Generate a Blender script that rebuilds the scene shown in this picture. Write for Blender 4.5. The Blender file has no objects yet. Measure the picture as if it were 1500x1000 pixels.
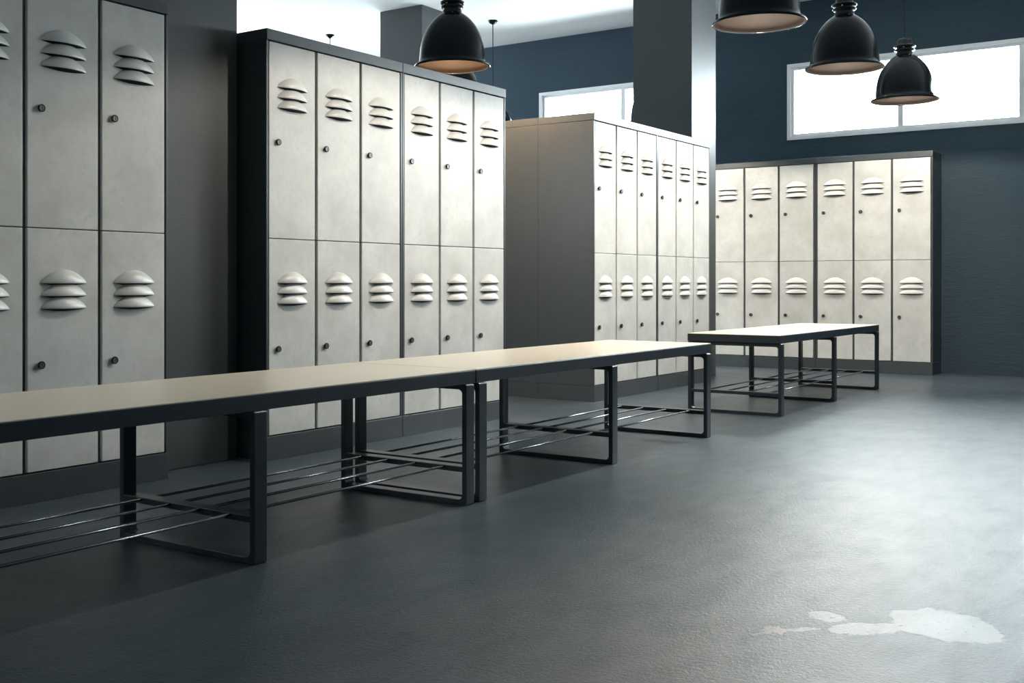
import bpy, bmesh, math, random
from mathutils import Vector, Matrix

random.seed(7)
PI = math.pi
SC = bpy.context.scene
COL = SC.collection

# ------------------------------------------------------------------ tuning
WORLD_STRENGTH = 44.0
BULB_RADIANCE = 5400.0
EXPOSURE = 0.0

# ------------------------------------------------------------------ helpers
def link_mesh(name, bm, mats, parent=None, loc=(0, 0, 0), smooth=None):
    bmesh.ops.recalc_face_normals(bm, faces=bm.faces) if smooth != 'keep' else None
    me = bpy.data.meshes.new(name)
    bm.to_mesh(me)
    bm.free()
    if not isinstance(mats, (list, tuple)):
        mats = [mats]
    for m in mats:
        me.materials.append(m)
    o = bpy.data.objects.new(name, me)
    COL.objects.link(o)
    o.location = loc
    if parent is not None:
        o.parent = parent
    if smooth:
        for p in me.polygons:
            p.use_smooth = True
    return o


def tag(o, label=None, cat=None, group=None, kind=None):
    if label:
        o['label'] = label
    if cat:
        o['category'] = cat
    if group:
        o['group'] = group
    if kind:
        o['kind'] = kind
    return o


def thing(name, label, cat, loc=(0, 0, 0), rz=0.0, group=None):
    o = bpy.data.objects.new(name, None)
    COL.objects.link(o)
    o.empty_display_size = 0.1
    o.location = loc
    o.rotation_euler = (0, 0, rz)
    return tag(o, label, cat, group)


def box(bm, x0, x1, y0, y1, z0, z1, bev=0.0, seg=2, mat=0):
    vs = [bm.verts.new(p) for p in ((x0, y0, z0), (x1, y0, z0), (x1, y1, z0), (x0, y1, z0),
                                    (x0, y0, z1), (x1, y0, z1), (x1, y1, z1), (x0, y1, z1))]
    fs = [bm.faces.new([vs[i] for i in f]) for f in
          ((3, 2, 1, 0), (4, 5, 6, 7), (0, 1, 5, 4), (1, 2, 6, 5), (2, 3, 7, 6), (3, 0, 4, 7))]
    for f in fs:
        f.material_index = mat
    if bev > 0:
        es = list({e for f in fs for e in f.edges})
        r = bmesh.ops.bevel(bm, geom=es, offset=bev, segments=seg, profile=0.5, affect='EDGES')
        for f in r['faces']:
            f.material_index = mat
    return bm


def lathe(bm, prof, n=48, mat=0, closed=False):
    """surface of revolution about z; prof = [(r, z)]"""
    rings = []
    for r, z in prof:
        if r < 1e-6:
            rings.append([bm.verts.new((0, 0, z))])
        else:
            rings.append([bm.verts.new((r * math.cos(2 * PI * k / n), r * math.sin(2 * PI * k / n), z)) for k in range(n)])
    pairs = list(zip(rings[:-1], rings[1:]))
    if closed:
        pairs.append((rings[-1], rings[0]))
    for a, b in pairs:
        for k in range(n):
            k2 = (k + 1) % n
            if len(a) == 1 and len(b) == 1:
                continue
            if len(a) == 1:
                f = bm.faces.new((a[0], b[k2], b[k]))
            elif len(b) == 1:
                f = bm.faces.new((a[k], a[k2], b[0]))
            else:
                f = bm.faces.new((a[k], a[k2], b[k2], b[k]))
            f.material_index = mat
            f.smooth = True
    return bm


def copy_tree(o, parent=None):
    c = o.copy()
    COL.objects.link(c)
    if parent is not None:
        c.parent = parent
    for ch in list(o.children):
        copy_tree(ch, c)
    return c


# ------------------------------------------------------------------ materials
def mat_base(name, color, rough=0.5, spec=0.5, metal=0.0):
    m = bpy.data.materials.new(name)
    m.use_nodes = True
    nt = m.node_tree
    b = nt.nodes['Principled BSDF']
    b.inputs['Base Color'].default_value = (*color, 1)
    b.inputs['Roughness'].default_value = rough
    b.inputs['Specular IOR Level'].default_value = spec
    b.inputs['Metallic'].default_value = metal
    return m, nt, b


def nd(nt, t, **kw):
    n = nt.nodes.new(t)
    for k, v in kw.items():
        setattr(n, k, v)
    return n


def coords(nt, scale=(1, 1, 1), out='Object'):
    tc = nd(nt, 'ShaderNodeTexCoord')
    mp = nd(nt, 'ShaderNodeMapping')
    mp.inputs['Scale'].default_value = scale
    nt.links.new(tc.outputs[out], mp.inputs['Vector'])
    return mp.outputs['Vector']


def noise(nt, vec, scale, detail=6, rough=0.55, dist=0.0):
    n = nd(nt, 'ShaderNodeTexNoise')
    n.inputs['Scale'].default_value = scale
    n.inputs['Detail'].default_value = detail
    n.inputs['Roughness'].default_value = rough
    n.inputs['Distortion'].default_value = dist
    nt.links.new(vec, n.inputs['Vector'])
    return n.outputs['Fac']


def ramp(nt, fac, stops):
    r = nd(nt, 'ShaderNodeValToRGB')
    el = r.color_ramp.elements
    while len(el) < len(stops):
        el.new(0.5)
    for e, (p, c) in zip(el, stops):
        e.position = p
        e.color = (c, c, c, 1) if isinstance(c, (int, float)) else (*c, 1)
    nt.links.new(fac, r.inputs['Fac'])
    return r.outputs['Color']


def mathn(nt, op, a, b=None, clamp=False):
    n = nd(nt, 'ShaderNodeMath', operation=op)
    n.use_clamp = clamp
    for i, v in enumerate((a, b)):
        if v is None:
            continue
        if isinstance(v, (int, float)):
            n.inputs[i].default_value = v
        else:
            nt.links.new(v, n.inputs[i])
    return n.outputs[0]


def mixc(nt, fac, a, b, blend='MIX'):
    n = nd(nt, 'ShaderNodeMix', data_type='RGBA', blend_type=blend)
    for idx, v in ((0, fac), (6, a), (7, b)):
        if isinstance(v, (int, float)):
            n.inputs[idx].default_value = v
        elif isinstance(v, tuple):
            n.inputs[idx].default_value = (*v, 1)
        else:
            nt.links.new(v, n.inputs[idx])
    return n.outputs[2]


def bump(nt, b, height, strength=0.2, dist=0.005):
    n = nd(nt, 'ShaderNodeBump')
    n.inputs['Strength'].default_value = strength
    n.inputs['Distance'].default_value = dist
    nt.links.new(height, n.inputs['Height'])
    nt.links.new(n.outputs['Normal'], b.inputs['Normal'])


def make_materials():
    M = {}
    # painted steel of the doors: pale warm grey, faintly mottled
    m, nt, b = mat_base('door_paint', (0.66, 0.655, 0.61), 0.36, 0.36)
    tc = nd(nt, 'ShaderNodeTexCoord')
    oi = nd(nt, 'ShaderNodeObjectInfo')
    add = nd(nt, 'ShaderNodeVectorMath', operation='MULTIPLY_ADD')
    cmb = nd(nt, 'ShaderNodeCombineXYZ')
    for k in range(3):
        nt.links.new(oi.outputs['Random'], cmb.inputs[k])
    nt.links.new(cmb.outputs[0], add.inputs[0])
    add.inputs[1].default_value = (17, 23, 31)
    nt.links.new(tc.outputs['Object'], add.inputs[2])
    v = add.outputs[0]
    n1 = noise(nt, v, 5.0, 8, 0.62)
    n2 = noise(nt, v, 38.0, 5, 0.6)
    f1 = ramp(nt, n1, [(0.36, 0.0), (0.66, 1.0)])
    c = mixc(nt, f1, (0.575, 0.580, 0.555), (0.71, 0.715, 0.695))
    f2 = ramp(nt, n2, [(0.30, 0.6), (0.47, 0.0)])
    c = mixc(nt, f2, c, (0.56, 0.565, 0.54))
    nt.links.new(c, b.inputs['Base Color'])
    rr = nd(nt, 'ShaderNodeMapRange')
    rr.inputs['To Min'].default_value = 0.34
    rr.inputs['To Max'].default_value = 0.48
    nt.links.new(n1, rr.inputs['Value'])
    nt.links.new(rr.outputs[0], b.inputs['Roughness'])
    bump(nt, b, noise(nt, v, 420, 3, 0.6), 0.05, 0.001)
    M['door'] = m
    # louvre pressings share the paint without the mottling
    m, nt, b = mat_base('louvre_paint', (0.70, 0.705, 0.685), 0.34)
    M['louvre'] = m
    m, nt, b = mat_base('slot_dark', (0.006, 0.008, 0.010), 0.7, 0.2)
    M['slot'] = m
    # carcass steel
    m, nt, b = mat_base('slate_steel', (0.060, 0.072, 0.082), 0.33, 0.5)
    v = coords(nt)
    n1 = noise(nt, v, 14, 6, 0.6)
    c = mixc(nt, n1, (0.046, 0.057, 0.065), (0.070, 0.079, 0.086))
    nt.links.new(c, b.inputs['Base Color'])
    bump(nt, b, noise(nt, v, 300, 2), 0.06, 0.001)
    M['steel'] = m
    m, nt, b = mat_base('gap_steel', (0.022, 0.029, 0.035), 0.5, 0.3)
    M['gap'] = m
    # bench tubes
    m, nt, b = mat_base('bench_steel', (0.024, 0.034, 0.043), 0.33, 0.5)
    M['bench_steel'] = m
    m, nt, b = mat_base('rod_steel', (0.30, 0.32, 0.34), 0.24, 0.5, 0.9)
    M['rod'] = m
    m, nt, b = mat_base('bench_laminate', (0.56, 0.51, 0.44), 0.30)
    v = coords(nt, (2, 14, 14))
    n1 = noise(nt, v, 6, 5, 0.6)
    c = mixc(nt, n1, (0.82, 0.73, 0.59), (0.87, 0.78, 0.64))
    nt.links.new(c, b.inputs['Base Color'])
    M['laminate'] = m
    # walls: dark slate blue, rolled / brushed paint
    m, nt, b = mat_base('wall_paint', (0.045, 0.073, 0.095), 0.36, 0.12)
    v = coords(nt, (1, 1, 6))
    n1 = noise(nt, v, 5, 8, 0.65, 0.4)
    n2 = noise(nt, v, 20, 7, 0.72)
    c = mixc(nt, n1, (0.033, 0.058, 0.081), (0.049, 0.081, 0.108))
    nt.links.new(c, b.inputs['Base Color'])
    h = mathn(nt, 'ADD', mathn(nt, 'MULTIPLY', n2, 0.7), mathn(nt, 'MULTIPLY', n1, 0.6))
    bump(nt, b, h, 0.75, 0.012)
    M['wall'] = m
    m, nt, b = mat_base('pillar_paint', (0.060, 0.070, 0.074), 0.52, 0.6)
    v = coords(nt, (1, 1, 5))
    n1 = noise(nt, v, 6, 8, 0.65, 0.3)
    n2 = noise(nt, v, 40, 5, 0.7)
    c = mixc(nt, n1, (0.036, 0.046, 0.051), (0.050, 0.060, 0.065))
    nt.links.new(c, b.inputs['Base Color'])
    bump(nt, b, n2, 0.25, 0.004)
    M['pillar'] = m
    m, nt, b = mat_base('ceiling_paint', (0.86, 0.87, 0.87), 0.8, 0.2)
    M['ceiling'] = m
    m, nt, b = mat_base('pale_wall_paint', (0.62, 0.64, 0.65), 0.7, 0.3)
    M['pale_wall'] = m
    m, nt, b = mat_base('window_white', (0.90, 0.91, 0.92), 0.4)
    M['white'] = m
    # clear glass: mostly see-through with a weak mirror reflection
    m = bpy.data.materials.new('window_glass')
    m.use_nodes = True
    nt = m.node_tree
    nt.nodes.remove(nt.nodes['Principled BSDF'])
    out = nt.nodes['Material Output']
    tr = nd(nt, 'ShaderNodeBsdfTransparent')
    tr.inputs['Color'].default_value = (0.97, 0.985, 0.98, 1)
    gl = nd(nt, 'ShaderNodeBsdfGlossy')
    gl.inputs['Roughness'].default_value = 0.02
    fr = nd(nt, 'ShaderNodeFresnel')
    fr.inputs['IOR'].default_value = 1.35
    mx = nd(nt, 'ShaderNodeMixShader')
    nt.links.new(fr.outputs[0], mx.inputs[0])
    nt.links.new(tr.outputs[0], mx.inputs[1])
    nt.links.new(gl.outputs[0], mx.inputs[2])
    nt.links.new(mx.outputs[0], out.inputs['Surface'])
    M['glass'] = m
    # lamps
    m, nt, b = mat_base('lamp_enamel', (0.008, 0.011, 0.014), 0.16, 0.14)
    M['enamel'] = m
    m, nt, b = mat_base('lamp_lining', (0.0042, 0.0033, 0.0029), 0.6, 0.02)
    M['lining'] = m
    m, nt, b = mat_base('lamp_socket', (0.010, 0.013, 0.016), 0.35, 0.2)
    M['socket'] = m
    m, nt, b = mat_base('stud_metal', (0.55, 0.57, 0.6), 0.25, 0.5, 1.0)
    M['stud'] = m
    m, nt, b = mat_base('bulb_glow', (0.9, 0.85, 0.75), 0.3)
    b.inputs['Emission Color'].default_value = (1.0, 0.90, 0.76, 1)
    b.inputs['Emission Strength'].default_value = BULB_RADIANCE
    M['bulb'] = m
    m, nt, b = mat_base('warm_bulb_glow', (0.9, 0.8, 0.65), 0.3)
    b.inputs['Emission Color'].default_value = (1.0, 0.66, 0.38, 1)
    b.inputs['Emission Strength'].default_value = BULB_RADIANCE * 1.35
    M['warm_bulb'] = m
    m, nt, b = mat_base('knob_black', (0.010, 0.013, 0.016), 0.4, 0.25)
    M['knob'] = m
    m, nt, b = mat_base('knob_face', (0.13, 0.14, 0.15), 0.35, 0.5, 0.6)
    M['knob_face'] = m
    M['floor'] = floor_material()
    return M


def floor_material():
    m, nt, b = mat_base('polished_concrete', (0.12, 0.13, 0.135), 0.35, 0.15)
    v = coords(nt)
    big = noise(nt, v, 0.9, 7, 0.62, 0.6)
    mid = noise(nt, v, 4.5, 8, 0.65, 0.5)
    fine = noise(nt, v, 75, 4, 0.75)
    grit = noise(nt, v, 190, 2, 0.6)
    c = mixc(nt, ramp(nt, big, [(0.35, 0.0), (0.65, 1.0)]), (0.050, 0.070, 0.088), (0.082, 0.103, 0.119))
    c = mixc(nt, ramp(nt, mid, [(0.40, 0.30), (0.60, 0.0)]), c, (0.038, 0.055, 0.070))
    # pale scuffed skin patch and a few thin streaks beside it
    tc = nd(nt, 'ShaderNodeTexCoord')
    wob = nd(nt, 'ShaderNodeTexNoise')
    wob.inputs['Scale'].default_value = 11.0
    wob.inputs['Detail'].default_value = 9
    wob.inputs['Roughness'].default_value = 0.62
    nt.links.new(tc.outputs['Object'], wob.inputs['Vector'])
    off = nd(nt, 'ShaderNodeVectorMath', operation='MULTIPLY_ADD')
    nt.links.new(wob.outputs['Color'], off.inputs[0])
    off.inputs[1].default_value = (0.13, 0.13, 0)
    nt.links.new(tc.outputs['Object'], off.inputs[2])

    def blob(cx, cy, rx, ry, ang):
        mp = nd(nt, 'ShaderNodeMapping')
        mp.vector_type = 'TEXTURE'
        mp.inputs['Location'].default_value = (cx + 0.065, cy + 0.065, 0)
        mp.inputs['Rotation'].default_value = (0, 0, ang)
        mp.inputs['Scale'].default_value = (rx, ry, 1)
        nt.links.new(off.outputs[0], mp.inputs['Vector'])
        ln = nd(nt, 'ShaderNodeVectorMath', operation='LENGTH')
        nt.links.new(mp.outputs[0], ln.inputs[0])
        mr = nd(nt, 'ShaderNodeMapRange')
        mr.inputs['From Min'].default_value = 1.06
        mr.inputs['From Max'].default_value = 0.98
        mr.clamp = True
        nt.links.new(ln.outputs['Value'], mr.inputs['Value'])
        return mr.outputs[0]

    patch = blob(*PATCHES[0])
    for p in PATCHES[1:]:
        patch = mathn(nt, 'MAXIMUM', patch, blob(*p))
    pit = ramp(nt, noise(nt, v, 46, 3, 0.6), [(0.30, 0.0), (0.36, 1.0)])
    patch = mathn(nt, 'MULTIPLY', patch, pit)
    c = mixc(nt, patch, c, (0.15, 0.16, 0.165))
    # dark specks
    sp = ramp(nt, noise(nt, v, 95, 2, 0.5), [(0.235, 1.0), (0.255, 0.0)])
    c = mixc(nt, sp, c, (0.03, 0.034, 0.036))
    nt.links.new(c, b.inputs['Base Color'])
    mr = nd(nt, 'ShaderNodeMapRange')
    mr.inputs['From Min'].default_value = 0.3
    mr.inputs['From Max'].default_value = 0.7
    mr.inputs['To Min'].default_value = 0.285
    mr.inputs['To Max'].default_value = 0.335
    nt.links.new(noise(nt, v, 2.2, 3, 0.5), mr.inputs['Value'])
    nt.links.new(mr.outputs[0], b.inputs['Roughness'])
    h = mathn(nt, 'ADD', mathn(nt, 'MULTIPLY', fine, 0.8), mathn(nt, 'MULTIPLY', grit, 0.35))
    inv = mathn(nt, 'SUBTRACT', 1.0, mathn(nt, 'MULTIPLY', patch, 0.45))
    h = mathn(nt, 'MULTIPLY', h, inv)
    sv = ramp(nt, noise(nt, coords(nt, (1.0, 2.6, 1.0)), 4.5, 10, 0.74, 0.3), [(0.34, 0.09), (0.66, 0.24)])
    nt.links.new(sv, b.inputs['Specular IOR Level'])
    bump(nt, b, h, 0.50, 0.0045)
    return m


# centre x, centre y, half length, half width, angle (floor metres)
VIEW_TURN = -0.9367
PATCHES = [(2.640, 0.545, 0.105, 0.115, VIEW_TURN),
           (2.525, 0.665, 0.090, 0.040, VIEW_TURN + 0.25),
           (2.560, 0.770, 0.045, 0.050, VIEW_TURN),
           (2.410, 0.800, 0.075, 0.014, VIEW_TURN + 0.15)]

M = make_materials()

# ------------------------------------------------------------------ setting
CEIL = 3.22
XB = 10.02       # inner face of the window wall
XF = -2.6        # wall behind the camera
YL = 9.2
YR = -3.2
TH = 0.20


def slab(name, x0, x1, y0, y1, z0, z1, mat, label, cat):
    bm = bmesh.new()
    box(bm, x0, x1, y0, y1, z0, z1)
    return tag(link_mesh(name, bm, mat), label, cat, kind='structure')


slab('floor', XF - TH, XB + TH, YR - TH, YL + TH, -0.15, 0.0, M['floor'], 'dark polished concrete floor with a pale scuffed patch', 'floor')
slab('ceiling', XF - TH, XB + TH, YR - TH, YL + TH, CEIL, CEIL + 0.15, M['ceiling'], 'plain white ceiling above the lockers', 'ceiling')
slab('wall_right', XF, XB, YR - TH, YR, 0, CEIL, M['wall'], 'dark wall on the open side of the room', 'wall')

WZ0, WZ1 = 2.005, 2.678
OPEN = [(4.040, 5.898), (-2.2, 3.355), (6.70, 8.55)]   # y ranges of the end-wall window bands; the last is added for light
FRONT_OPEN = (6.4, 8.2)                                 # y range of the added, unseen band in the wall behind the viewer
LEFT_OPEN = (6.5, 9.7)                                  # x range of the added, unseen window band in the left wall


def window_wall():
    bm = bmesh.new()
    ys = [YR - TH, OPEN[1][0], OPEN[1][1], OPEN[0][0], OPEN[0][1], OPEN[2][0], OPEN[2][1], YL + TH]
    zs = [0.0, WZ0, WZ1, CEIL]
    solid = lambda i, j: not (j == 1 and i in (1, 3, 5))
    for x in (XB, XB + TH):
        for i in range(7):
            for j in range(3):
                if solid(i, j):
                    bm.faces.new([bm.verts.new(p) for p in ((x, ys[i], zs[j]), (x, ys[i + 1], zs[j]), (x, ys[i + 1], zs[j + 1]), (x, ys[i], zs[j + 1]))])
    def strip(p, q):
        bm.faces.new([bm.verts.new(k) for k in ((XB, *p), (XB, *q), (XB + TH, *q), (XB + TH, *p))])
    for y0, y1 in OPEN:
        strip((y0, WZ0), (y1, WZ0)); strip((y1, WZ0), (y1, WZ1)); strip((y1, WZ1), (y0, WZ1)); strip((y0, WZ1), (y0, WZ0))
    strip((ys[0], 0), (ys[-1], 0)); strip((ys[-1], 0), (ys[-1], CEIL)); strip((ys[-1], CEIL), (ys[0], CEIL)); strip((ys[0], CEIL), (ys[0], 0))
    bmesh.ops.remove_doubles(bm, verts=bm.verts, dist=1e-5)
    return tag(link_mesh('wall_back', bm, M['wall']), 'slate blue end wall with two high window bands', 'wall', kind='structure')


window_wall()


def left_wall():
    a, b = LEFT_OPEN
    bm = bmesh.new()
    y0, y1 = YL, YL + TH
    box(bm, XF, a, y0, y1, 0, CEIL)
    box(bm, b, XB, y0, y1, 0, CEIL)
    box(bm, a, b, y0, y1, 0, WZ0)
    box(bm, a, b, y0, y1, WZ1, CEIL)
    return tag(link_mesh('wall_left', bm, M['wall']), 'dark wall behind the rows of lockers', 'wall', kind='structure')


left_wall()


def front_wall():
    a, b = FRONT_OPEN
    bm = bmesh.new()
    x0, x1 = XF - TH, XF
    box(bm, x0, x1, YR - TH, a, 0, CEIL)
    box(bm, x0, x1, b, YL + TH, 0, CEIL)
    box(bm, x0, x1, a, b, 0, WZ0)
    box(bm, x0, x1, a, b, WZ1, CEIL)
    return tag(link_mesh('wall_front', bm, M['pale_wall']), 'pale wall behind the viewer', 'wall', kind='structure')


front_wall()


def window(name, y0, y1, n, label, loc=None, rz=0.0):
    root = thing(name, label, 'window', loc or (XB, (y0 + y1) / 2, WZ0), rz)
    root['kind'] = 'structure'
    hw = (y1 - y0) / 2
    H = WZ1 - WZ0
    bm = bmesh.new()
    def ring(w0, w1, xa, xb):
        box(bm, xa, xb, -hw + w0, hw - w0, w0, w1, 0.002)
        box(bm, xa, xb, -hw + w0, hw - w0, H - w1, H - w0, 0.002)
        box(bm, xa, xb, -hw + w0, -hw + w1, w1, H - w1, 0.002)
        box(bm, xa, xb, hw - w1, hw - w0, w1, H - w1, 0.002)
    ring(0.0, 0.032, -0.006, 0.10)
    ring(0.032, 0.056, 0.018, 0.10)
    link_mesh('window_frame', bm, M['white'], root)
    iw = 2 * (hw - 0.056)
    pitch = (iw + 0.046) / n
    for k in range(n):
        p0 = hw - 0.056 - k * pitch
        p1 = p0 - (pitch - 0.046)
        bm = bmesh.new()
        box(bm, 0.058, 0.064, p1 - 0.004, p0 + 0.004, 0.052, H - 0.052)
        link_mesh('glass_pane', bm, M['glass'], root)
        if k < n - 1:
            bm = bmesh.new()
            box(bm, 0.022, 0.094, p1 - 0.046, p1, 0.056, H - 0.056, 0.003)
            link_mesh('mullion', bm, M['white'], root)
    return root


window('window_1', OPEN[0][0], OPEN[0][1], 2, 'high white-framed window partly hidden by the square pillar')
window('window_2', OPEN[1][0], OPEN[1][1], 6, 'long high white-framed window above the end-wall lockers')


window('added_window_3', OPEN[2][0], OPEN[2][1], 2, 'unseen high window added in the end wall behind the middle lockers')  # added out of sight to brighten the ceiling
window('added_window_4', LEFT_OPEN[0], LEFT_OPEN[1], 3, 'unseen long window band added in the wall behind the locker rows', ((LEFT_OPEN[0] + LEFT_OPEN[1]) / 2, YL, WZ0), PI / 2)  # added, unseen: extra daylight for the ceiling over the locker rows

window('added_window_5', FRONT_OPEN[0], FRONT_OPEN[1], 2, 'unseen high window band added in the wall behind the viewer', (XF, (FRONT_OPEN[0] + FRONT_OPEN[1]) / 2, WZ0), PI)  # unseen fill window, added to light pillar and locker sides facing it


def pillar(name, x0, x1, y0, y1, label):
    bm = bmesh.new()
    box(bm, x0, x1, y0, y1, 0, CEIL, 0.004)
    return tag(link_mesh(name, bm, M['pillar']), label, 'pillar', kind='structure')


pillar('pillar', 2.893, 3.372, 3.450, 3.935, 'dark square pillar between the nearest lockers and the middle run')
pillar('pillar', 8.190, 8.672, 3.475, 3.965, 'tall square pillar at the far end of the back-to-back lockers')
pillar('pillar', 8.118, 8.600, 5.985, 6.460, 'grey pillar seen above the middle lockers beside a hanging lamp')

# ------------------------------------------------------------------ lockers
LW, LH = 0.932, 1.80
BASE_H, CAP_Z = 0.10, 1.752
DX = [(0.0185, 0.3045), (0.3225, 0.6095), (0.6275, 0.9135)]
LD = 0.399
DOOR_Z = [(0.1035, 0.9245), (0.9278, 1.7490)]


def louvre_mesh():
    a, h, b = 0.0945, 0.0470, 0.029
    bm = bmesh.new()
    nu, nv = 28, 8
    t = 0.0012
    def P(u, v, inset=0.0):
        arch = h * (1 - u * u) ** 0.82
        d = b * (1 - u * u) ** 0.9 * math.cos(v * PI / 2) ** 0.7
        return (a * u * (1 - 0.10 * v * (1 - abs(u))), -(max(d - inset, 0.0)) - 0.0003, arch * v)
    grid = [[bm.verts.new(P(-1 + 2 * i / nu, j / nv)) for j in range(nv + 1)] for i in range(nu + 1)]
    for i in range(nu):
        for j in range(nv):
            f = bm.faces.new((grid[i][j], grid[i + 1][j], grid[i + 1][j + 1], grid[i][j + 1]))
            f.smooth = True
    # turned lower lip
    lip = []
    for i in range(nu + 1):
        x, y, z = P(-1 + 2 * i / nu, 0)
        lip.append((bm.verts.new((x, y + 0.0012, -0.0022)), bm.verts.new((x, min(y + 0.0035, -0.0003), -0.0018))))
    for i in range(nu):
        f = bm.faces.new((grid[i][0], lip[i][0], lip[i + 1][0], grid[i + 1][0])); f.smooth = True
        f = bm.faces.new((lip[i][0], lip[i][1], lip[i + 1][1], lip[i + 1][0])); f.smooth = True
    # slit below the hood: closed by a dark face that paints its shade
    drop = 0.008
    top = [bm.verts.new((a * 0.985 * u, -(max(b * (1 - u * u) ** 0.9 - 0.004, 0)) - 0.0004, -0.0016)) for u in [-1 + 2 * i / nu for i in range(nu + 1)]]
    wal = [bm.verts.new((a * 0.985 * u, -0.0006, -0.0020 - drop * (1 - u * u))) for u in [-1 + 2 * i / nu for i in range(nu + 1)]]
    for i in range(nu):
        f = bm.faces.new((top[i], top[i + 1], wal[i + 1], wal[i])); f.material_index = 1
    me = bpy.data.meshes.new('louvre')
    bmesh.ops.remove_doubles(bm, verts=bm.verts, dist=1e-6)
    bm.to_mesh(me); bm.free()
    me.materials.append(M['louvre']); me.materials.append(M['slot'])
    return me


def knob_mesh():
    bm = bmesh.new()
    lathe(bm, [(0.0, 0.0), (0.0085, 0.0), (0.0085, 0.003), (0.0128, 0.0045), (0.0135, 0.0055), (0.0135, 0.0100), (0.0126, 0.0115), (0.0100, 0.0117), (0.0094, 0.0109)], 24, 0)
    lathe(bm, [(0.0094, 0.0109), (0.0040, 0.0107), (0.0, 0.0107)], 24, 1)
    box(bm, -0.0012, 0.0012, -0.006, 0.006, 0.0105, 0.01095, mat=0)
    bmesh.ops.rotate(bm, verts=bm.verts, cent=(0, 0, 0), matrix=Matrix.Rotation(PI / 2, 3, 'X'))
    bmesh.ops.recalc_face_normals(bm, faces=bm.faces)
    me = bpy.data.meshes.new('knob')
    bm.to_mesh(me); bm.free()
    me.materials.append(M['knob']); me.materials.append(M['knob_face'])
    return me


LOUVRE = louvre_mesh()
KNOB = knob_mesh()


def make_locker(label, loc, rz=0.0, depth=LD, group=None):
    root = thing('locker_unit', label, 'lockers', loc, rz, group)
    bm = bmesh.new()
    e = 0.0018
    box(bm, e, 0.0125, 0.0, depth, BASE_H, CAP_Z, 0.0012)
    box(bm, LW - 0.0125, LW - e, 0.0, depth, BASE_H, CAP_Z, 0.0012)
    box(bm, 0.0125, LW - 0.0125, 0.024, depth, BASE_H, CAP_Z, mat=1)
    for x0, x1 in ((DX[0][1], DX[1][0]), (DX[1][1], DX[2][0])):
        box(bm, x0 + 0.002, x1 - 0.002, 0.010, 0.026, BASE_H, CAP_Z, 0.001)
    link_mesh('locker_body', bm, [M['steel'], M['gap']], root)
    bm = bmesh.new()
    box(bm, e, LW - e, -0.004, depth, CAP_Z + 0.0015, LH, 0.0016)
    link_mesh('top_cap', bm, M['steel'], root)
    bm = bmesh.new()
    box(bm, e, LW - e, -0.003, depth, 0.0, BASE_H - 0.0012, 0.0014)
    link_mesh('plinth', bm, M['steel'], root)
    for z0, z1 in DOOR_Z:
        for x0, x1 in DX:
            bm = bmesh.new()
            box(bm, 0, x1 - x0, 0, 0.020, 0, z1 - z0, 0.0022, 2)
            d = link_mesh('door', bm, M['door'], root, (x0, 0.0005, z0))
            for k in range(3):
                l = bpy.data.objects.new('louvre', LOUVRE)
                COL.objects.link(l)
                l.parent = d
                l.location = ((x1 - x0) / 2, 0, z1 - z0 - 0.184 - 0.0435 * k)
            kb = bpy.data.objects.new('knob', KNOB)
            COL.objects.link(kb)
            kb.parent = d
            kb.location = (0.050, 0, (1.331 if z0 > 0.5 else 0.462) - z0)
    return root


YF = 3.314
XA = 2.879 - LW
make_locker('beige-grey locker unit nearest the viewer, cut by the left edge', (XA, YF, 0))
X1 = 3.404
make_locker('pale locker unit standing directly right of the dark pillar', (X1, YF, 0))
make_locker('pale locker unit at the far end of the middle run, lamp hanging above', (X1 + LW, YF, 0))
X2 = 6.292
make_locker('bright locker unit with brown-lit side panel, nearer front unit of the back-to-back block', (X2, YF, 0))
make_locker('bright locker unit touching the tall square pillar', (X2 + LW, YF, 0))
make_locker('locker unit turned away, backed against the bright lockers, only its side showing', (X2 + LW, YF + 2 * LD, 0), PI)
XD, YD, DD = 9.716, 2.081, XB - 9.716 - 0.002
make_locker('off-white locker unit on end wall, beside the pillar, behind the far bench', (XD, YD + 2 * LW, 0), -PI / 2, DD)
make_locker('off-white locker unit at open right end of end wall, under the long window', (XD, YD + LW, 0), -PI / 2, DD)

# ------------------------------------------------------------------ benches
BL, BW, BH = 2.040, 0.540, 0.450


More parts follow.
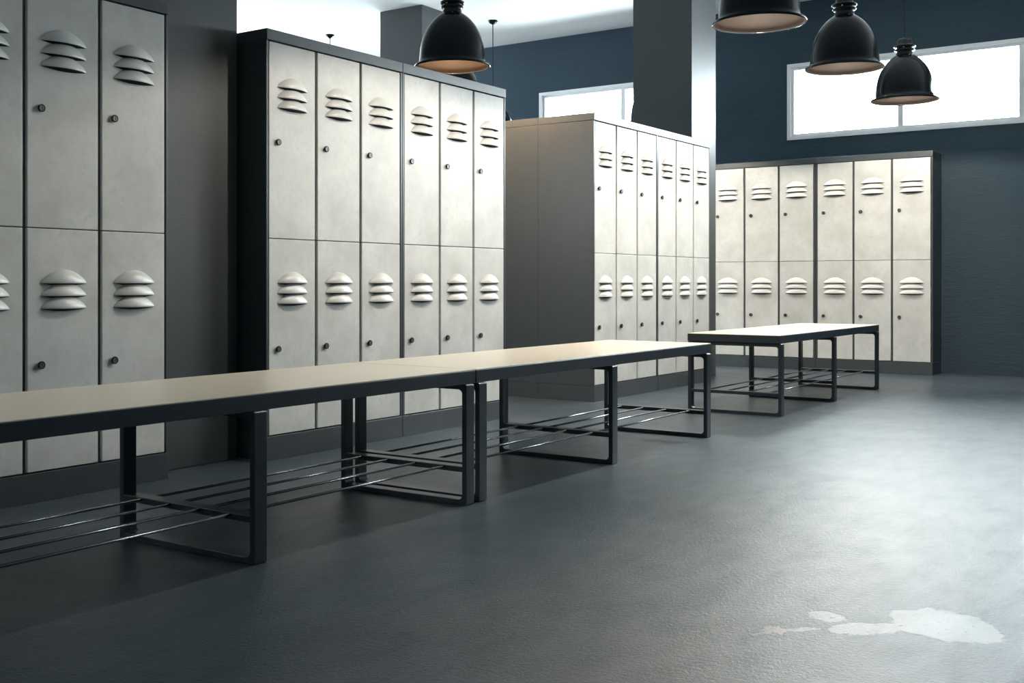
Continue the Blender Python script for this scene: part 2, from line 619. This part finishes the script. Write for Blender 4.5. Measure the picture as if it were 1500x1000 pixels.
def frame_bm(xc):
    """closed flat-bar loop in the y-z plane with rounded inner corners"""
    bm = bmesh.new()
    hx, y0, y1, z0, z1, t = 0.0235, -0.004, BW + 0.002, 0.0, 0.4025, 0.018
    def rr(a0, a1, b0, b1, r, n=5):
        pts = []
        for (cx, cy, s) in ((a1 - r, b0 + r, -PI / 2), (a1 - r, b1 - r, 0), (a0 + r, b1 - r, PI / 2), (a0 + r, b0 + r, PI)):
            for k in range(n + 1):
                an = s + PI / 2 * k / n
                pts.append((cx + r * math.cos(an), cy + r * math.sin(an)))
        return pts
    outer = rr(y0, y1, z0, z1, 0.006)
    inner = rr(y0 + t, y1 - t, z0 + t, z1 - t, 0.016)
    n = len(outer)
    V = {}
    for key, pts in (('o', outer), ('i', inner)):
        for s, x in ((0, xc - hx), (1, xc + hx)):
            V[key, s] = [bm.verts.new((x, p[0], p[1])) for p in pts]
    for k in range(n):
        j = (k + 1) % n
        bm.faces.new((V['o', 0][k], V['o', 0][j], V['i', 0][j], V['i', 0][k]))
        bm.faces.new((V['o', 1][j], V['o', 1][k], V['i', 1][k], V['i', 1][j]))
        bm.faces.new((V['o', 0][j], V['o', 0][k], V['o', 1][k], V['o', 1][j]))
        bm.faces.new((V['i', 0][k], V['i', 0][j], V['i', 1][j], V['i', 1][k]))
    bmesh.ops.recalc_face_normals(bm, faces=bm.faces)
    sharp = [e for e in bm.edges if e.is_manifold and e.calc_face_angle(0) > 1.2]
    bmesh.ops.bevel(bm, geom=sharp, offset=0.0015, segments=2, profile=0.5, affect='EDGES')
    return bm


def make_bench():
    root = thing('bench', None, 'bench', (0, 0, 0))
    bm = bmesh.new()
    box(bm, 0.0, BL, 0.0, BW, 0.404, 0.4465, 0.0015)
    link_mesh('apron', bm, M['bench_steel'], root)
    bm = bmesh.new()
    box(bm, 0.001, BL - 0.001, 0.001, BW - 0.001, 0.4465, BH, 0.0012)
    link_mesh('tabletop', bm, M['laminate'], root)
    fx = [0.035, BL / 2 - 0.004, BL - 0.037]
    for x in fx:
        f = link_mesh('leg_frame', frame_bm(x), M['bench_steel'], root)
        bm = bmesh.new()
        box(bm, x - 0.0235, x + 0.0235, 0.013, BW - 0.015, 0.110, 0.128, 0.0015)
        link_mesh('crossbar', bm, M['bench_steel'], f)
    for y in (0.088, 0.207, 0.326, 0.445):
        bm = bmesh.new()
        for xa, xb in zip(fx[:-1], fx[1:]):
            lathe_x(bm, xa - 0.010, xb + 0.010, y, 0.1225, 0.0042)
        link_mesh('shoe_rod', bm, M['rod'], root)
    return root


def lathe_x(bm, x0, x1, y, z, r, n=12):
    ra = [bm.verts.new((x0, y + r * math.cos(2 * PI * k / n), z + r * math.sin(2 * PI * k / n))) for k in range(n)]
    rb = [bm.verts.new((x1, y + r * math.cos(2 * PI * k / n), z + r * math.sin(2 * PI * k / n))) for k in range(n)]
    for k in range(n):
        f = bm.faces.new((ra[k], ra[(k + 1) % n], rb[(k + 1) % n], rb[k])); f.smooth = True
    bm.faces.new(ra[::-1]); bm.faces.new(rb)


YBN = 2.115
bench = make_bench()
bench.location = (3.173 - BL, YBN, 0)
tag(bench, 'long dark-framed bench with beige top running out of the left edge')
b2 = copy_tree(bench)
b2.location = (3.179, YBN, 0)
tag(b2, 'dark-framed bench with beige top, end to end with the left-edge bench')
b3 = copy_tree(bench)
b3.location = (6.197, YBN, 0)
tag(b3, 'dark-framed bench with white-looking top standing alone in front of the end-wall lockers')

# ------------------------------------------------------------------ pendant lamps
RIM_Z = 2.085
DROP = CEIL - RIM_Z


def make_lamp():
    root = thing('pendant_lamp', None, 'lamp', (0, 0, CEIL))
    z = lambda h: h - DROP                      # height above the rim -> local z
    bm = bmesh.new()
    lathe(bm, [(0, 0), (0.044, 0), (0.044, -0.005), (0.040, -0.014), (0.030, -0.025), (0.016, -0.033), (0.006, -0.036), (0.006, -0.044), (0, -0.044)], 32)
    cup = link_mesh('ceiling_canopy', bm, M['enamel'], root)
    bm = bmesh.new()
    lathe(bm, [(0, 0.0), (0.004, 0.0), (0.005, 0.004), (0.005, 0.010), (0, 0.010)], 12)
    bmesh.ops.rotate(bm, verts=bm.verts, cent=(0, 0, 0), matrix=Matrix.Rotation(PI / 2, 3, 'Y'))
    bmesh.ops.translate(bm, verts=bm.verts, vec=(0.040, 0, -0.009))
    bmesh.ops.rotate(bm, verts=bm.verts, cent=(0, 0, 0), matrix=Matrix.Rotation(math.radians(-54), 3, 'Z'))
    link_mesh('grub_screw', bm, M['stud'], cup)
    bm = bmesh.new()
    lathe(bm, [(0.0045, z(0.44)), (0.0045, -0.042)], 10)
    link_mesh('cable', bm, M['socket'], root)
    # socket housing with its two collars
    bm = bmesh.new()
    lathe(bm, [(0, z(0.457)), (0.030, z(0.457)), (0.042, z(0.454)), (0.049, z(0.446)), (0.0515, z(0.434)), (0.0525, z(0.410)),
               (0.056, z(0.407)), (0.070, z(0.405)), (0.0765, z(0.400)), (0.0765, z(0.394)), (0.070, z(0.389)), (0.057, z(0.387)),
               (0.055, z(0.384)), (0.055, z(0.380)), (0.066, z(0.378)), (0.0715, z(0.373)), (0.0715, z(0.368)), (0.066, z(0.363)), (0.056, z(0.361)),
               (0.0555, z(0.352)), (0.0585, z(0.347)), (0.0590, z(0.332)), (0.056, z(0.326)), (0.030, z(0.322)), (0.0, z(0.322))], 48)
    cap = link_mesh('lamp_cap', bm, M['socket'], root)
    for k in range(3):
        bm = bmesh.new()
        lathe(bm, [(0, z(0.3875)), (0.006, z(0.3875)), (0.006, z(0.3800)), (0, z(0.3800))], 10)
        an = 2 * PI * k / 3 + math.radians(36 - 90)
        bmesh.ops.translate(bm, verts=bm.verts, vec=(0.067 * math.cos(an), 0.067 * math.sin(an), 0))
        link_mesh('collar_stud', bm, M['stud'], cap)
    # bell shade
    outer = [(0.052, 0.338), (0.060, 0.334), (0.0874, 0.3145), (0.108, 0.2975), (0.1255, 0.2790), (0.144, 0.2560), (0.160, 0.2300), (0.1735, 0.2030),
             (0.1845, 0.1750), (0.1930, 0.1460), (0.1990, 0.1160), (0.2025, 0.0860), (0.2045, 0.0560), (0.2062, 0.0380), (0.2085, 0.0280), (0.2140, 0.0195),
             (0.2230, 0.0135), (0.2310, 0.0115), (0.2355, 0.0090), (0.2375, 0.0045), (0.2370, -0.0005), (0.2345, -0.0035), (0.2305, -0.0045), (0.2268, -0.0030), (0.2250, 0.0000)]
    inner = [(0.2250, 0.0000), (0.2235, 0.0060), (0.2140, 0.0125), (0.2068, 0.0210), (0.2045, 0.0280), (0.2025, 0.0360), (0.2005, 0.0560), (0.1985, 0.0860),
             (0.1950, 0.1160), (0.1890, 0.1460), (0.1805, 0.1740), (0.1695, 0.2010), (0.156, 0.2270), (0.140, 0.2525), (0.1215, 0.2750), (0.104, 0.2930), (0.0834, 0.3095), (0.050, 0.329), (0.0, 0.329)]
    bm = bmesh.new()
    lathe(bm, [(r, z(h)) for r, h in outer] + [(inner[0][0], z(inner[0][1]))], 72)
    sh = link_mesh('lamp_shade', bm, M['enamel'], root)
    bm = bmesh.new()
    lathe(bm, [(r, z(h)) for r, h in inner], 72)
    link_mesh('shade_lining', bm, M['lining'], sh)
    bm = bmesh.new()
    lathe(bm, [(0, 0), (0.0035, 0.0), (0.003, 0.0018), (0, 0.0025)], 10)
    bmesh.ops.rotate(bm, verts=bm.verts, cent=(0, 0, 0), matrix=Matrix.Rotation(math.radians(35), 3, 'Y'))
    bmesh.ops.translate(bm, verts=bm.verts, vec=(0.076, 0, z(0.3235)))
    bmesh.ops.rotate(bm, verts=bm.verts, cent=(0, 0, 0), matrix=Matrix.Rotation(math.radians(216), 3, 'Z'))
    link_mesh('rivet', bm, M['stud'], sh)
    # small bare bulb on a stem, hanging just above the rim
    bm = bmesh.new()
    lathe(bm, [(0, z(0.323)), (0.018, z(0.323)), (0.018, z(0.150)), (0.014, z(0.120)), (0.011, z(0.0935)), (0, z(0.0935))], 20)
    st = link_mesh('bulb_holder', bm, M['socket'], root)
    bm = bmesh.new()
    bmesh.ops.create_uvsphere(bm, u_segments=16, v_segments=10, radius=0.018)
    bmesh.ops.translate(bm, verts=bm.verts, vec=(0, 0, z(0.075)))
    link_mesh('bulb', bm, M['bulb'], st, smooth=True)
    return root


LAMPS = [
    (7.293, 2.081, 'black pendant lamp, middle of the three hanging before the long window'),
    (5.760, 2.075, 'largest black pendant lamp of the right-hand three, its top cropped by the picture'),
    (8.834, 2.087, 'smallest complete black pendant lamp, its thin cord fully seen against the end wall'),
    (5.785, 4.030, 'black bell-shaped pendant lamp hanging behind the middle lockers'),
    (7.110, 4.930, 'black pendant lamp almost hidden, its shoulder peeping below the bell lamp over middle lockers'),
    (9.020, 5.815, 'pendant lamp whose ceiling cup and long cord show before the end wall'),
    (8.570, 7.460, 'pendant lamp of which only a ceiling cup and short cord show over middle lockers'),
    (4.222, 2.080, 'black pendant lamp over the front bench joint, above the picture'),
    (8.850, 4.080, 'black pendant lamp behind the tall square pillar'),
]
lamp = make_lamp()
for i, (x, y, lab) in enumerate(LAMPS):
    o = lamp if i == 0 else copy_tree(lamp)
    o.location = (x, y, CEIL)
    tag(o, lab, 'lamp', 'black pendant lamps')
    if lab.startswith('black bell'):          # this one carries a warmer bulb
        for ch in o.children_recursive:
            if ch.name.startswith('bulb') and not ch.name.startswith('bulb_h'):
                ch.data = ch.data.copy()
                ch.data.materials[0] = M['warm_bulb']

# ------------------------------------------------------------------ daylight
w = bpy.data.worlds.new('daylight')
SC.world = w
w.use_nodes = True
bg = w.node_tree.nodes['Background']
bg.inputs['Color'].default_value = (0.85, 0.945, 1.0, 1)
bg.inputs['Strength'].default_value = WORLD_STRENGTH
for y0, y1, side in [(*p, 'back') for p in OPEN] + [(*LEFT_OPEN, 'left'), (*FRONT_OPEN, 'front')]:
    L = bpy.data.lights.new('window_portal', 'AREA')
    L.shape = 'RECTANGLE'
    L.size = WZ1 - WZ0
    L.size_y = y1 - y0
    L.cycles.is_portal = True
    lo = bpy.data.objects.new('window_portal', L)
    COL.objects.link(lo)
    if side == 'front':
        lo.location = (XF - 0.12, (y0 + y1) / 2, (WZ0 + WZ1) / 2)
        lo.rotation_euler = (0, -PI / 2, 0)
    elif side == 'left':
        lo.location = ((y0 + y1) / 2, YL + 0.12, (WZ0 + WZ1) / 2)
        lo.rotation_euler = (0, PI / 2, PI / 2)
    else:
        lo.location = (XB + 0.12, (y0 + y1) / 2, (WZ0 + WZ1) / 2)
        lo.rotation_euler = (0, PI / 2, 0)

# ------------------------------------------------------------------ camera
F_PX, CX, CY, YAW = 1658.53, 620.0, 414.23, 36.328
cam = bpy.data.cameras.new('camera')
cam.sensor_width = 36.0
cam.lens = 36.0 * F_PX / 1500.0
cam.shift_x = (750.0 - CX) / 1500.0
cam.shift_y = (CY - 500.0) / 1500.0
cam.clip_start = 0.02
co = bpy.data.objects.new('camera', cam)
COL.objects.link(co)
co.location = (0, 0, 0.74)
co.rotation_euler = (PI / 2, 0, math.radians(YAW - 90))
SC.camera = co

SC.view_settings.view_transform = 'Standard'
SC.view_settings.look = 'None'
SC.view_settings.gamma = 1.0
SC.view_settings.use_curve_mapping = False
SC.view_settings.exposure = EXPOSURE
